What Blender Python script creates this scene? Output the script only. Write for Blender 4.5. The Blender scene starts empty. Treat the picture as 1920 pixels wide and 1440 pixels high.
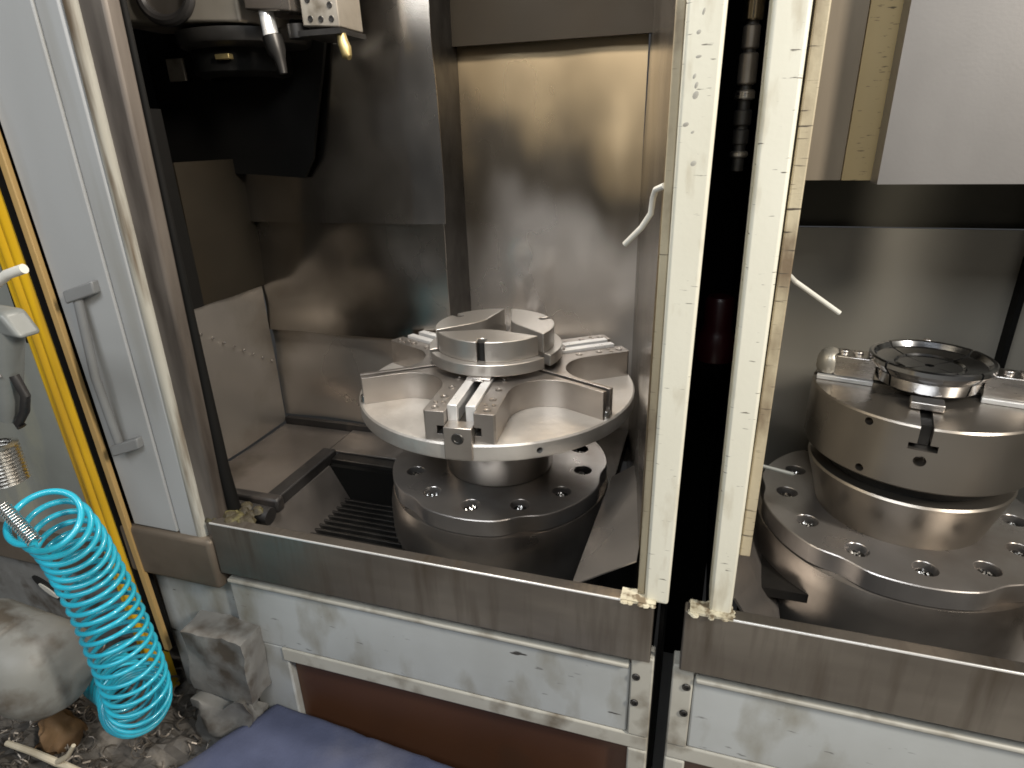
import bpy, math, random
from math import sin, cos, pi, radians, sqrt, atan2
from mathutils import Vector, Matrix, noise as mnoise
random.seed(7)
S = bpy.context.scene
COL = S.collection

# ---------------------------------------------------------------- camera
cd = bpy.data.cameras.new('camera'); cam = bpy.data.objects.new('camera', cd); COL.objects.link(cam)
cd.sensor_fit = 'HORIZONTAL'; cd.sensor_width = 36.0; cd.lens = 36.0 * 1150 / 1920
cd.clip_start = 0.02; cd.clip_end = 60
RX = Vector((0.95578562, 0.29300712, -0.02491314))
DN = Vector((0.08807335, -0.36606312, -0.92641291))
FW = Vector((-0.28056536, 0.88325795, -0.37568399))
mw = Matrix(((RX.x, -DN.x, -FW.x, 0), (RX.y, -DN.y, -FW.y, 0), (RX.z, -DN.z, -FW.z, 1.6), (0, 0, 0, 1)))
cam.matrix_world = mw
S.camera = cam

# ---------------------------------------------------------------- world, lamps, exposure
W = bpy.data.worlds.new('World'); S.world = W; W.use_nodes = True
bg = W.node_tree.nodes['Background']; bg.inputs[0].default_value = (0.86, 0.88, 0.92, 1); bg.inputs[1].default_value = 0.075
def area(name, loc, target, sx, sy, power, col):
    l = bpy.data.lights.new(name, 'AREA'); l.shape = 'RECTANGLE'; l.size = sx; l.size_y = sy; l.energy = power; l.color = col
    o = bpy.data.objects.new(name, l); COL.objects.link(o); o.location = loc
    o.rotation_euler = (Vector(target) - Vector(loc)).to_track_quat('-Z', 'Y').to_euler()
    return o
area('shop_lamp_right', (2.0, -0.15, 2.75), (-0.5, 1.0, 1.0), 0.22, 0.7, 112, (1.0, 0.93, 0.82))
area('shop_lamp_overhead', (-0.6, -1.3, 3.3), (-0.5, 0.9, 1.0), 2.4, 0.7, 80, (0.93, 0.97, 1.0))
area('machine_work_lamp', (-0.42, 1.00, 2.22), (-0.48, 1.25, 1.0), 0.40, 0.10, 20, (1.0, 0.92, 0.82))
S.view_settings.view_transform = 'Standard'; S.view_settings.look = 'None'
S.view_settings.exposure = -0.38; S.view_settings.gamma = 1.0; S.view_settings.use_curve_mapping = False
S.cycles.max_bounces = 8; S.cycles.glossy_bounces = 5; S.cycles.use_denoising = True; S.cycles.filter_width = 1.7
S.cycles.sample_clamp_indirect = 4.0; S.cycles.caustics_reflective = False

# ---------------------------------------------------------------- materials
MATS = {}
def mat(name, c1, c2=None, metal=0.0, rough=0.5, rough2=None, scale=6.0, stretch=(1, 1, 1), bump=0.0, bscale=60.0,
        bstretch=(1, 1, 1), dirt=None, dscale=4.0, dstretch=(1, 1, 1), dlo=0.52, dhi=0.68, dmetal=None, drough=None,
        scr=None, scale2=(60, 60, 900), slo=0.66, coat=0.0, trans=0.0, spec=None, aniso=0.0):
    m = bpy.data.materials.new(name); m.use_nodes = True; nt = m.node_tree; N = nt.nodes; L = nt.links
    b = N['Principled BSDF']; tc = N.new('ShaderNodeTexCoord')
    def nz(sc, st, detail=4.0, off=(0, 0, 0)):
        mp = N.new('ShaderNodeMapping'); mp.inputs['Scale'].default_value = st; mp.inputs['Location'].default_value = off
        n = N.new('ShaderNodeTexNoise'); n.inputs['Scale'].default_value = sc; n.inputs['Detail'].default_value = detail
        L.new(tc.outputs['Object'], mp.inputs[0]); L.new(mp.outputs[0], n.inputs['Vector']); return n.outputs['Fac']
    def mr(sock, a, bb, lo, hi):
        r = N.new('ShaderNodeMapRange'); r.inputs[1].default_value = a; r.inputs[2].default_value = bb
        r.inputs[3].default_value = lo; r.inputs[4].default_value = hi; L.new(sock, r.inputs[0]); return r.outputs[0]
    def mixc(f, a, bb):
        x = N.new('ShaderNodeMix'); x.data_type = 'RGBA'
        L.new(f, x.inputs[0])
        for s, v in ((6, a), (7, bb)):
            if isinstance(v, tuple): x.inputs[s].default_value = (*v, 1)
            else: L.new(v, x.inputs[s])
        return x.outputs[2]
    base = nz(scale, stretch)
    col = mixc(mr(base, 0.32, 0.68, 0, 1), c1, c2 or tuple(v * 0.8 for v in c1))
    ro = mr(nz(scale * 1.7, stretch, off=(3, 1, 2)), 0.3, 0.7, rough, rough2 if rough2 is not None else rough * 1.15)
    me = None
    if dirt:
        df = mr(nz(dscale, dstretch, 6.0, (7, 3, 5)), dlo, dhi, 0, 1)
        col = mixc(df, col, dirt)
        if dmetal is not None: me = mr(df, 0, 1, metal, dmetal)
        if drough is not None:
            x = N.new('ShaderNodeMix'); L.new(df, x.inputs[0]); L.new(ro, x.inputs[2]); x.inputs[3].default_value = drough; ro = x.outputs[0]
    if scr:
        sf = mr(nz(1.0, scale2, 3.0, (1, 9, 4)), slo, slo + 0.05, 0, 1)
        col = mixc(sf, col, scr)
    L.new(col, b.inputs['Base Color']); L.new(ro, b.inputs['Roughness'])
    if me is not None: L.new(me, b.inputs['Metallic'])
    else: b.inputs['Metallic'].default_value = metal
    if bump:
        bp = N.new('ShaderNodeBump'); bp.inputs['Strength'].default_value = bump; bp.inputs['Distance'].default_value = 0.002
        L.new(nz(bscale, bstretch), bp.inputs['Height']); L.new(bp.outputs[0], b.inputs['Normal'])
    if coat: b.inputs['Coat Weight'].default_value = coat
    if trans: b.inputs['Transmission Weight'].default_value = trans
    if spec is not None: b.inputs['Specular IOR Level'].default_value = spec
    if aniso: b.inputs['Anisotropic'].default_value = aniso
    MATS[name] = m; return m

mat('machined_steel', (0.62, 0.59, 0.56), (0.50, 0.47, 0.45), 1.0, 0.22, 0.36, 12, (1, 1, 6), bump=0.05, bscale=40, bstretch=(1, 1, 12))
mat('turned_steel', (0.62, 0.59, 0.55), (0.52, 0.49, 0.455), 0.85, 0.26, 0.38, 3, (1, 1, 1), bump=0.04, bscale=60, bstretch=(.3, .3, 14))
mat('cast_steel', (0.70, 0.67, 0.63), (0.56, 0.53, 0.49), 0.72, 0.36, 0.50, 7, bump=0.40, bscale=55, dirt=(0.36, 0.31, 0.25), dlo=0.60, dhi=0.82)
mat('satin_body', (0.37, 0.335, 0.295), (0.29, 0.26, 0.225), 0.92, 0.24, 0.36, 2.5, bump=0.04, bscale=70, bstretch=(.3, .3, 12))
mat('pocket_steel', (0.44, 0.405, 0.375), (0.34, 0.31, 0.285), 0.92, 0.28, 0.42, 9, bump=0.12, bscale=40)
mat('ground_rail', (0.93, 0.92, 0.90), (0.86, 0.85, 0.83), 0.55, 0.25, 0.36, 10)
mat('dark_steel', (0.10, 0.095, 0.09), (0.05, 0.048, 0.046), 0.9, 0.35, 0.5, 10)
mat('black_oxide', (0.52, 0.525, 0.54), (0.40, 0.405, 0.42), 1.0, 0.14, 0.24, 8, (1, 1, 4), dirt=(0.20, 0.20, 0.205), dscale=10, dlo=0.52, dhi=0.72)
mat('hole_black', (0.006, 0.006, 0.006), metal=0.0, rough=0.6)
mat('housing_steel', (0.42, 0.385, 0.35), (0.29, 0.26, 0.235), 0.90, 0.24, 0.42, 5, (1, 1, 1.2), bump=0.08, bscale=14, dirt=(0.20, 0.165, 0.135), dlo=0.5, dhi=0.75)
mat('flange_steel', (0.48, 0.455, 0.44), (0.37, 0.345, 0.325), 0.82, 0.26, 0.42, 6, bump=0.10, bscale=30, dirt=(0.25, 0.21, 0.175), dlo=0.55, dhi=0.75)
mat('sheet_steel', (0.54, 0.505, 0.465), (0.42, 0.385, 0.34), 1.0, 0.12, 0.30, 2.2, (1, 1, 0.6), bump=0.04, bscale=90, bstretch=(6, 6, .4), dirt=(0.13, 0.11, 0.085), dscale=2.0, dlo=0.48, dhi=0.74)
mat('sheet_brown', (0.46, 0.38, 0.27), (0.34, 0.28, 0.20), 1.0, 0.20, 0.36, 2.6, (1, 1, .5), bump=0.05, bscale=90, bstretch=(6, 6, .4), dirt=(0.16, 0.125, 0.085), dscale=3, dlo=0.50, dhi=0.74)
mat('sheet_dull', (0.46, 0.43, 0.37), (0.36, 0.335, 0.285), 0.55, 0.36, 0.48, 2.4, (1, 1, .5), dirt=(0.22, 0.20, 0.155), dscale=2.6, dlo=0.5, dhi=0.75)
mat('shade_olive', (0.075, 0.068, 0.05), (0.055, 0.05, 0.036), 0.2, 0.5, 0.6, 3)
mat('sheet_satin', (0.50, 0.46, 0.42), (0.42, 0.385, 0.345), 0.82, 0.24, 0.40, 2.6, (1, 1, .6), bump=0.05, bscale=90, bstretch=(6, 6, .4), dirt=(0.25, 0.205, 0.15), dscale=3, dlo=0.54, dhi=0.78)
mat('floor_plate_steel', (0.30, 0.275, 0.255), (0.22, 0.20, 0.185), 0.85, 0.32, 0.5, 6, dirt=(0.10, 0.083, 0.068), dlo=0.54, dhi=0.72)
mat('cover_steel', (0.33, 0.315, 0.305), (0.28, 0.265, 0.255), 0.6, 0.40, 0.5, 3, (1, 1, .6), bump=0.05, bscale=200)
mat('cover_tan', (0.50, 0.385, 0.20), (0.38, 0.285, 0.145), 0.1, 0.45, 0.6, 5, (1, 1, .4), scr=(0.12, 0.09, 0.05), scale2=(50, 50, 260), slo=0.64)
mat('cover_brown', (0.34, 0.285, 0.215), (0.25, 0.205, 0.15), 0.25, 0.42, 0.55, 6, (2, 2, .35), dirt=(0.17, 0.14, 0.115), dscale=6, dstretch=(3, 3, .3), dlo=.5, dhi=.7)
mat('sill_steel', (0.25, 0.225, 0.195), (0.17, 0.15, 0.13), 0.85, 0.28, 0.46, 5, (.7, 1, 2), bump=0.10, bscale=25, bstretch=(1, 1, 6), dirt=(0.085, 0.067, 0.05), dscale=6, dstretch=(5, 1, .5), dlo=0.48, dhi=0.72, dmetal=.5)
mat('sill_brown', (0.215, 0.175, 0.135), (0.155, 0.125, 0.095), 0.45, 0.42, 0.6, 5, dirt=(0.09, 0.07, 0.05), dlo=0.5, dhi=0.72)
mat('cream_paint', (0.80, 0.775, 0.66), (0.69, 0.66, 0.54), 0.0, 0.42, 0.6, 4, (1, 1, .4), bump=0.12, bscale=120, dirt=(0.40, 0.33, 0.21), dscale=9, dstretch=(2.5, 2, .7), dlo=0.54, dhi=0.76, scr=(0.09, 0.075, 0.055), scale2=(34, 34, 250), slo=0.665)
mat('cream_edge', (0.52, 0.45, 0.31), (0.40, 0.33, 0.22), 0.0, 0.5, 0.65, 9, (1, 1, .5), bump=0.25, bscale=150, dirt=(0.18, 0.13, 0.08), dscale=16, dstretch=(1, 1, .5), dlo=0.5, dhi=0.68, scr=(0.07, 0.055, 0.04), scale2=(20, 20, 330), slo=0.64)
mat('grey_paint', (0.42, 0.425, 0.425), (0.36, 0.362, 0.355), 0.0, 0.34, 0.52, 3, (1, 1, .3), bump=0.06, bscale=160, dirt=(0.27, 0.255, 0.22), dscale=3.2, dstretch=(4, 1, .4), dlo=0.54, dhi=0.82)
mat('handle_paint', (0.25, 0.255, 0.255), (0.20, 0.20, 0.20), 0.1, 0.34, 0.5, 8)
mat('moulding_paint', (0.50, 0.485, 0.43), (0.38, 0.35, 0.285), 0.0, 0.45, 0.6, 4, (2, 2, .4), bump=0.12, bscale=60, dirt=(0.13, 0.095, 0.06), dscale=7, dstretch=(6, 6, .5), dlo=0.47, dhi=0.66)
mat('apron_paint', (0.49, 0.51, 0.51), (0.39, 0.40, 0.39), 0.0, 0.34, 0.5, 4, (1, 1, 1), bump=0.08, bscale=90, dirt=(0.24, 0.22, 0.17), dscale=7, dstretch=(1.6, 1, .8), dlo=0.49, dhi=0.74, scr=(0.05, 0.045, 0.04), scale2=(16, 16, 70), slo=0.68)
mat('rail_paint', (0.50, 0.485, 0.43), (0.42, 0.40, 0.345), 0.0, 0.42, 0.6, 6, (1, 1, 1), bump=0.10, bscale=90, dirt=(0.17, 0.14, 0.10), dscale=11, dlo=0.52, dhi=0.70)
mat('brown_panel', (0.085, 0.036, 0.018), (0.062, 0.027, 0.014), 0.0, 0.38, 0.5, 3, dirt=(0.05, 0.03, 0.02), dlo=.55, dhi=.8)
mat('jamb_steel', (0.17, 0.145, 0.125), (0.11, 0.095, 0.08), 0.3, 0.42, 0.6, 5, (2, 2, .4), dirt=(0.05, 0.04, 0.033), dscale=5, dstretch=(3, 3, .4), dlo=0.48, dhi=0.7)
mat('rubber', (0.022, 0.020, 0.019), (0.012, 0.011, 0.011), 0.0, 0.42, 0.6, 14, bump=0.2, bscale=50, dirt=(0.075, 0.06, 0.05), dscale=14, dlo=.55, dhi=.8)
mat('grime', (0.085, 0.07, 0.035), (0.035, 0.028, 0.018), 0.0, 0.45, 0.7, 18, bump=0.8, bscale=70, dirt=(0.16, 0.14, 0.05), dscale=22, dlo=.52, dhi=.66)
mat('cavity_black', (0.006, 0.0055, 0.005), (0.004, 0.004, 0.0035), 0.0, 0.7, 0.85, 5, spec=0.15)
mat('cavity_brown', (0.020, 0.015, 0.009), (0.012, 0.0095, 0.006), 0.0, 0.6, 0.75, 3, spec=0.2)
mat('sealant', (0.62, 0.58, 0.45), (0.42, 0.37, 0.26), 0.0, 0.5, 0.65, 30, dirt=(0.18, 0.14, 0.09), dscale=60, dlo=.5, dhi=.62)
mat('yellow_paint', (0.68, 0.41, 0.012), (0.60, 0.34, 0.01), 0.0, 0.30, 0.45, 5, (1, 1, .3), dirt=(0.34, 0.19, 0.02), dscale=6, dstretch=(4, 4, .3), dlo=.52, dhi=.8)
mat('tan_trim', (0.52, 0.34, 0.13), (0.42, 0.27, 0.10), 0.0, 0.5, 0.6, 9, (1, 1, .3), dirt=(0.2, 0.13, 0.06), dlo=.55, dhi=.75)
mat('cyan_hose', (0.025, 0.43, 0.58), (0.02, 0.36, 0.50), 0.0, 0.24, 0.34, 6, coat=0.3)
mat('blue_cloth', (0.075, 0.088, 0.155), (0.05, 0.06, 0.11), 0.0, 0.75, 0.9, 9, bump=0.5, bscale=180, dirt=(0.11, 0.115, 0.16), dscale=6, dlo=.5, dhi=.75)
mat('cast_grey', (0.25, 0.25, 0.24), (0.19, 0.185, 0.175), 0.0, 0.5, 0.7, 14, bump=0.7, bscale=45, dirt=(0.085, 0.07, 0.055), dscale=12, dlo=.48, dhi=.64)
mat('grey_green', (0.33, 0.335, 0.30), (0.24, 0.24, 0.21), 0.0, 0.42, 0.6, 4, dirt=(0.42, 0.40, 0.29), dscale=5, dstretch=(2, 2, .5), dlo=.52, dhi=.7)
mat('white_plastic', (0.72, 0.70, 0.64), (0.62, 0.60, 0.53), 0.0, 0.35, 0.45, 10)
mat('casing_paint', (0.25, 0.25, 0.235), (0.17, 0.17, 0.155), 0.0, 0.42, 0.55, 5, bump=0.3, bscale=40, dirt=(0.09, 0.075, 0.058), dscale=11, dlo=.45, dhi=.60)
mat('gun_grey', (0.22, 0.23, 0.22), (0.16, 0.165, 0.155), 0.1, 0.36, 0.5, 12)
mat('bright_metal', (0.80, 0.79, 0.77), (0.70, 0.69, 0.67), 1.0, 0.18, 0.3, 12)
mat('brass', (0.42, 0.33, 0.15), (0.28, 0.22, 0.10), 0.8, 0.40, 0.55, 20, dirt=(0.10, 0.08, 0.04), dlo=.48, dhi=.62)
mat('chip_grey', (0.46, 0.44, 0.38), (0.34, 0.32, 0.275), 0.0, 0.5, 0.6, 40)
mat('holder_steel', (0.48, 0.44, 0.38), (0.40, 0.36, 0.30), 0.8, 0.38, 0.5, 9, bump=0.2, bscale=70, dirt=(0.16, 0.13, 0.09), dscale=14, dlo=.58, dhi=.74)
mat('red_plastic', (0.028, 0.002, 0.004), (0.02, 0.002, 0.003), 0.0, 0.3, 0.4, 5)
mat('rubble_mat', (0.11, 0.098, 0.085), (0.055, 0.05, 0.045), 0.1, 0.6, 0.8, 12, bump=1.0, bscale=60, dirt=(0.22, 0.195, 0.165), dscale=14, dlo=.55, dhi=.72)
mat('chip_metal', (0.30, 0.265, 0.23), (0.18, 0.155, 0.13), 0.7, 0.4, 0.6, 20)
mat('rust', (0.20, 0.115, 0.05), (0.13, 0.075, 0.035), 0.0, 0.6, 0.8, 14, bump=.5, bscale=80)
mat('twig_cream', (0.55, 0.49, 0.38), (0.42, 0.36, 0.26), 0.0, 0.5, 0.6, 20)
mat('concrete', (0.46, 0.45, 0.43), (0.38, 0.37, 0.35), 0.0, 0.7, 0.85, 4, bump=.3, bscale=40)

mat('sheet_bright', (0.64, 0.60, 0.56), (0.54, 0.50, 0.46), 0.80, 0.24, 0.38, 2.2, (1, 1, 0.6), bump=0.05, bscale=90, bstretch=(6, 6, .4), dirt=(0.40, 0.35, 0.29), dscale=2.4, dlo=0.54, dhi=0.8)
def film_reflection_sheet():
    # tan oil film on top, and a dark reflection painted as a ragged band below
    m = MATS['sheet_bright'].copy(); m.name = 'sheet_film_reflection'; nt = m.node_tree; N = nt.nodes; L = nt.links; b = N['Principled BSDF']; b.inputs['Metallic'].default_value = 0.78
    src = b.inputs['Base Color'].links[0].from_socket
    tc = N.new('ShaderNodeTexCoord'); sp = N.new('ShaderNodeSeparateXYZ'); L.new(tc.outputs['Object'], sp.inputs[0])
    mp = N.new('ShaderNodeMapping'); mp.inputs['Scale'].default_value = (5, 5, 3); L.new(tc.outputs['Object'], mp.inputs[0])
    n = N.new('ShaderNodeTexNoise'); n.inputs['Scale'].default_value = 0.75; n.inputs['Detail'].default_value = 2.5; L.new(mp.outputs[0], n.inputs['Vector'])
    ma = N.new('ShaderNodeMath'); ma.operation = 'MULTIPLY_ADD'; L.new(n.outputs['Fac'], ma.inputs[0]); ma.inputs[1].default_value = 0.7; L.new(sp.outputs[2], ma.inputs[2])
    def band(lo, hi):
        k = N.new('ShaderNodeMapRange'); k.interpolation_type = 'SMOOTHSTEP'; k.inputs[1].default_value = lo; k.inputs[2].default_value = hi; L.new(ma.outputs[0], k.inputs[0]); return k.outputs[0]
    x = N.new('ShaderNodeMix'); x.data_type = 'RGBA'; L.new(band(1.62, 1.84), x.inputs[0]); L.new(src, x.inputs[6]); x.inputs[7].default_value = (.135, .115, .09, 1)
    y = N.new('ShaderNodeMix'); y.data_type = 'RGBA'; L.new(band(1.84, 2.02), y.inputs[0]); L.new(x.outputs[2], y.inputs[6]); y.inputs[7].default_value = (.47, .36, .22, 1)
    L.new(y.outputs[2], b.inputs['Base Color']); MATS['sheet_film_reflection'] = m
film_reflection_sheet()

# ---------------------------------------------------------------- mesh helpers
class MB:
    def __init__(s): s.v = []; s.f = []
    def add(s, vs, fs):
        o = len(s.v); s.v += [tuple(p) for p in vs]; s.f += [tuple(i + o for i in f) for f in fs]; return s
    def box(s, x0, x1, y0, y1, z0, z1):
        return s.hexa([(x0, y0, z0), (x1, y0, z0), (x1, y1, z0), (x0, y1, z0), (x0, y0, z1), (x1, y0, z1), (x1, y1, z1), (x0, y1, z1)])
    def hexa(s, p):
        return s.add(p, [(3, 2, 1, 0), (4, 5, 6, 7), (0, 1, 5, 4), (1, 2, 6, 5), (2, 3, 7, 6), (3, 0, 4, 7)])
    def prism(s, poly, z0, z1):
        n = len(poly)
        return s.add([(x, y, z0) for x, y in poly] + [(x, y, z1) for x, y in poly],
                     [tuple(range(n))[::-1], tuple(range(n, 2 * n))] + [(i, (i + 1) % n, n + (i + 1) % n, n + i) for i in range(n)])
    def lathe(s, prof, seg=64, a0=0.0, a1=2 * pi, c=(0, 0), closed=False):
        full = abs(a1 - a0) > 2 * pi - 1e-6; na = seg if full else seg + 1; vs = []
        for i in range(na):
            a = a0 + (a1 - a0) * i / seg
            for r, z in prof: vs.append((c[0] + r * cos(a), c[1] + r * sin(a), z))
        m = len(prof); fs = []
        for i in range(seg):
            j = (i + 1) % na
            for k in range(m if closed else m - 1):
                k2 = (k + 1) % m; fs.append((i * m + k, j * m + k, j * m + k2, i * m + k2))
        if closed and not full: fs += [tuple(range(m)), tuple(range((na - 1) * m, na * m))[::-1]]
        return s.add(vs, fs)
    def tube(s, path, r, seg=10, caps=True):
        P = [Vector(p) for p in path]; n = len(P); T = [(P[min(i + 1, n - 1)] - P[max(i - 1, 0)]).normalized() for i in range(n)]
        u = T[0].orthogonal().normalized(); vs = []
        for i in range(n):
            u = (u - T[i] * u.dot(T[i])).normalized(); w = T[i].cross(u); rr = r[i] if isinstance(r, (list, tuple)) else r
            for k in range(seg):
                a = 2 * pi * k / seg; vs.append(P[i] + (u * cos(a) + w * sin(a)) * rr)
        fs = [(i * seg + k, i * seg + (k + 1) % seg, (i + 1) * seg + (k + 1) % seg, (i + 1) * seg + k) for i in range(n - 1) for k in range(seg)]
        if caps: fs += [tuple(range(seg))[::-1], tuple(range((n - 1) * seg, n * seg))]
        return s.add(vs, fs)
    def cyl(s, p, q, r, seg=20): return s.tube([p, q], r, seg)
    def sheet(s, o, u, v, nu, nv, th, fn):
        """curved sheet: origin o, edges u and v, dent depth fn(a,b) along the normal, thickness th"""
        o, u, v = Vector(o), Vector(u), Vector(v); n = u.cross(v).normalized(); vs = []
        for side in (0, 1):
            for j in range(nv + 1):
                for i in range(nu + 1):
                    a, b = i / nu, j / nv; vs.append(o + u * a + v * b + n * (fn(a, b) - side * th))
        w = nu + 1; k = w * (nv + 1); fs = []
        for j in range(nv):
            for i in range(nu):
                q = (j * w + i, j * w + i + 1, (j + 1) * w + i + 1, (j + 1) * w + i); fs += [q, tuple(x + k for x in q[::-1])]
        edge = [i for i in range(w)] + [j * w + nu for j in range(1, nv + 1)] + [nv * w + i for i in range(nu - 1, -1, -1)] + [j * w for j in range(nv - 1, 0, -1)]
        for a, b in zip(edge, edge[1:] + edge[:1]): fs.append((b, a, a + k, b + k))
        return s.add(vs, fs)
    def build(s, name, material, parent=None, bev=0.0, smooth=35, local=False, rot=None, kind=None, seg=2):
        me = bpy.data.meshes.new(name); me.from_pydata(s.v, [], s.f); me.update()
        import bmesh
        bm = bmesh.new(); bm.from_mesh(me); bmesh.ops.recalc_face_normals(bm, faces=bm.faces); bm.to_mesh(me); bm.free()
        if parent is not None and not local:
            o = Vector((0, 0, 0)); q = parent
            while q is not None: o += q.location; q = q.parent
            me.transform(Matrix.Translation(-o))
        if smooth:
            me.polygons.foreach_set('use_smooth', [True] * len(me.polygons)); me.set_sharp_from_angle(angle=radians(smooth))
        me.materials.append(MATS[material]); ob = bpy.data.objects.new(name, me); COL.objects.link(ob)
        if parent is not None: ob.parent = parent
        if rot: ob.rotation_euler = (0, 0, rot)
        if kind: ob['kind'] = kind
        if bev:
            b = ob.modifiers.new('bevel', 'BEVEL'); b.width = bev; b.segments = seg; b.limit_method = 'ANGLE'; b.angle_limit = radians(40)
        return ob
def tag(o, label, cat, group=None):
    o['label'] = label; o['category'] = cat
    if group: o['group'] = group
    return o
def thing(name, label, cat, loc, group=None):
    o = bpy.data.objects.new(name, None); COL.objects.link(o); o.location = loc; o.empty_display_size = 0.05
    return tag(o, label, cat, group)
def dup(o, parent, loc=None, rot=None):
    c = o.copy(); COL.objects.link(c); c.parent = parent
    if loc is not None: c.location = loc
    if rot is not None: c.rotation_euler = (0, 0, rot)
    return c
def dents(seed, amp, n=7, wav=0.0012):
    r = random.Random(seed); D = [(r.random(), r.random(), r.uniform(.08, .3), r.uniform(-1, 1) * amp) for _ in range(n)]
    ph = [r.uniform(0, 6) for _ in range(4)]
    def fn(a, b):
        h = wav * (sin(a * 7 + ph[0]) * sin(b * 5 + ph[1]) + .6 * sin(a * 13 + ph[2] + b * 4) + .5 * sin(b * 11 + ph[3]))
        for x, y, w, d in D: h += d * math.exp(-((a - x) ** 2 + (b - y) ** 2) / (w * w))
        return h
    return fn
BOX = lambda *a: MB().box(*a)
def cut(ob, cutters, smooth=30):
    # machine real slots and holes out of a closed mesh (same local frame as the object)
    import bmesh
    keep = [x for x in ob.modifiers]
    for x in keep: x.show_viewport = False
    for c in cutters:
        me = bpy.data.meshes.new('cutter'); me.from_pydata(c.v, [], c.f)
        bm = bmesh.new(); bm.from_mesh(me); bmesh.ops.recalc_face_normals(bm, faces=bm.faces); bm.to_mesh(me); bm.free()
        t = bpy.data.objects.new('cutter', me); COL.objects.link(t); t.matrix_world = ob.matrix_world.copy()
        md = ob.modifiers.new('cut', 'BOOLEAN'); md.operation = 'DIFFERENCE'; md.solver = 'EXACT'; md.object = t
        t.parent = ob.parent; t.location = ob.location; t.rotation_euler = ob.rotation_euler
        bpy.context.view_layer.update()
        ev = ob.evaluated_get(bpy.context.evaluated_depsgraph_get()); new = bpy.data.meshes.new_from_object(ev)
        ob.modifiers.remove(md); old = ob.data; ob.data = new; bpy.data.meshes.remove(old)
        bpy.data.objects.remove(t); bpy.data.meshes.remove(me)
    for x in keep: x.show_viewport = True
    me = ob.data; me.polygons.foreach_set('use_smooth', [True] * len(me.polygons)); me.set_sharp_from_angle(angle=radians(smooth))
def turned(mb, a):
    mb.v = [(x * cos(a) - y * sin(a), x * sin(a) + y * cos(a), z) for x, y, z in mb.v]; return mb
def bore(r_out, depth, z, rad, ang, n=20):
    c = MB(); c.tube([(r_out - depth, 0, z), (r_out + .02, 0, z)], rad, n); return turned(c, ang)

# ================================================================ SETTING
fl = BOX(-6, 6, -5, 5, -0.1, 0.0).build('floor', 'concrete'); fl['kind'] = 'structure'

# ================================================================ LEFT MACHINE ENCLOSURE
EL = thing('machine_enclosure', 'grey painted lathe enclosure with steel lined opening around the large spoked chuck', 'machine', (-0.5, 0.86, 0.0))
# front panel with moulding and seal
MB().hexa([(-1.166, .850, .815), (-1.045, .850, .815), (-1.045, .90, .815), (-1.166, .90, .815), (-1.215, .850, 2.25), (-1.045, .850, 2.25), (-1.045, .90, 2.25), (-1.215, .90, 2.25)]).build('front_panel', 'grey_paint', EL, bev=.003)
BOX(-1.046, -0.992, 0.853, 0.90, 0.80, 2.25).build('front_panel', 'grey_paint', EL, bev=.006)
mo = MB(); mo.tube([(-0.990, 0.868, 0.80), (-0.983, 0.868, 1.4), (-0.975, 0.868, 2.25)], 0.016, 14); mo.build('moulding', 'moulding_paint', EL)
mo = MB(); mo.hexa([(-.99, .862, .80), (-.940, .868, .80), (-.940, .90, .80), (-.99, .90, .80), (-.965, .862, 2.25), (-.910, .868, 2.25), (-.910, .90, 2.25), (-.965, .90, 2.25)]); mo.build('frame_jamb', 'jamb_steel', EL, bev=.006)
se = MB(); se.tube([(-0.930, 0.905, 0.845), (-0.936, .905, .96), (-0.931, 0.905, 1.2), (-0.926, 0.905, 1.5), (-0.914, 0.905, 2.25)], [.014, .013, .009, .006, .005], 12); se.build('door_seal', 'cavity_black', EL)
se = MB(); se.tube([(-0.99, 0.93, 0.842), (-0.93, 0.932, 0.838), (-0.865, 0.935, 0.832)], 0.020, 12); se.build('door_seal', 'rubber', EL)
se = MB(); se.box(-1.06, -0.875, 0.972, 0.998, 0.812, 0.848); se.build('door_seal', 'rubber', EL, bev=.006)
# pull handle
hd = MB()
hd.tube([(-1.118, 0.838, 1.335), (-1.120, 0.828, 1.18), (-1.122, 0.838, 1.022)], 0.0085, 12)
hp = hd.build('handle', 'handle_paint', EL)
for z in (1.342, 1.018):
    MB().hexa([(-1.132, .822, z - .014), (-1.07, .836, z + .006), (-1.07, .852, z + .006), (-1.132, .850, z - .014), (-1.132, .822, z + .010), (-1.07, .836, z + .030), (-1.07, .852, z + .030), (-1.132, .850, z + .010)]).build('handle_bracket', 'handle_paint', hp, bev=.003)
# sill
sl = MB(); sl.box(-0.952, -0.028, 0.850, 0.876, 0.726, 0.857); sl.build('sill', 'sill_steel', EL, bev=.003, seg=3)
BOX(-0.951, -0.029, 0.8494, 0.8525, 0.8535, 0.8575).build('edge_highlight', 'ground_rail', EL, bev=.001)  # bright strip added as a painted highlight along the sill edge
BOX(-0.950, -0.030, 0.877, 0.884, 0.60, 0.846).build('sill_liner', 'floor_plate_steel', EL)
BOX(-1.21, -0.955, 0.842, 0.92, 0.682, 0.812).build('sill_end_cover', 'sill_brown', EL, bev=.012, seg=4)
g = MB(); 
for i in range(26):
    x = -1.02 + .16 * random.random(); y = .866 + .06 * random.random(); r = random.uniform(.008, .02)
    g.lathe([(0.0005, .852 + r * .7), (r * .6, .852 + r * .55), (r, .848)], 8, c=(x, y))
g.build('grime_lumps', 'grime', EL, kind='stuff')
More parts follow.
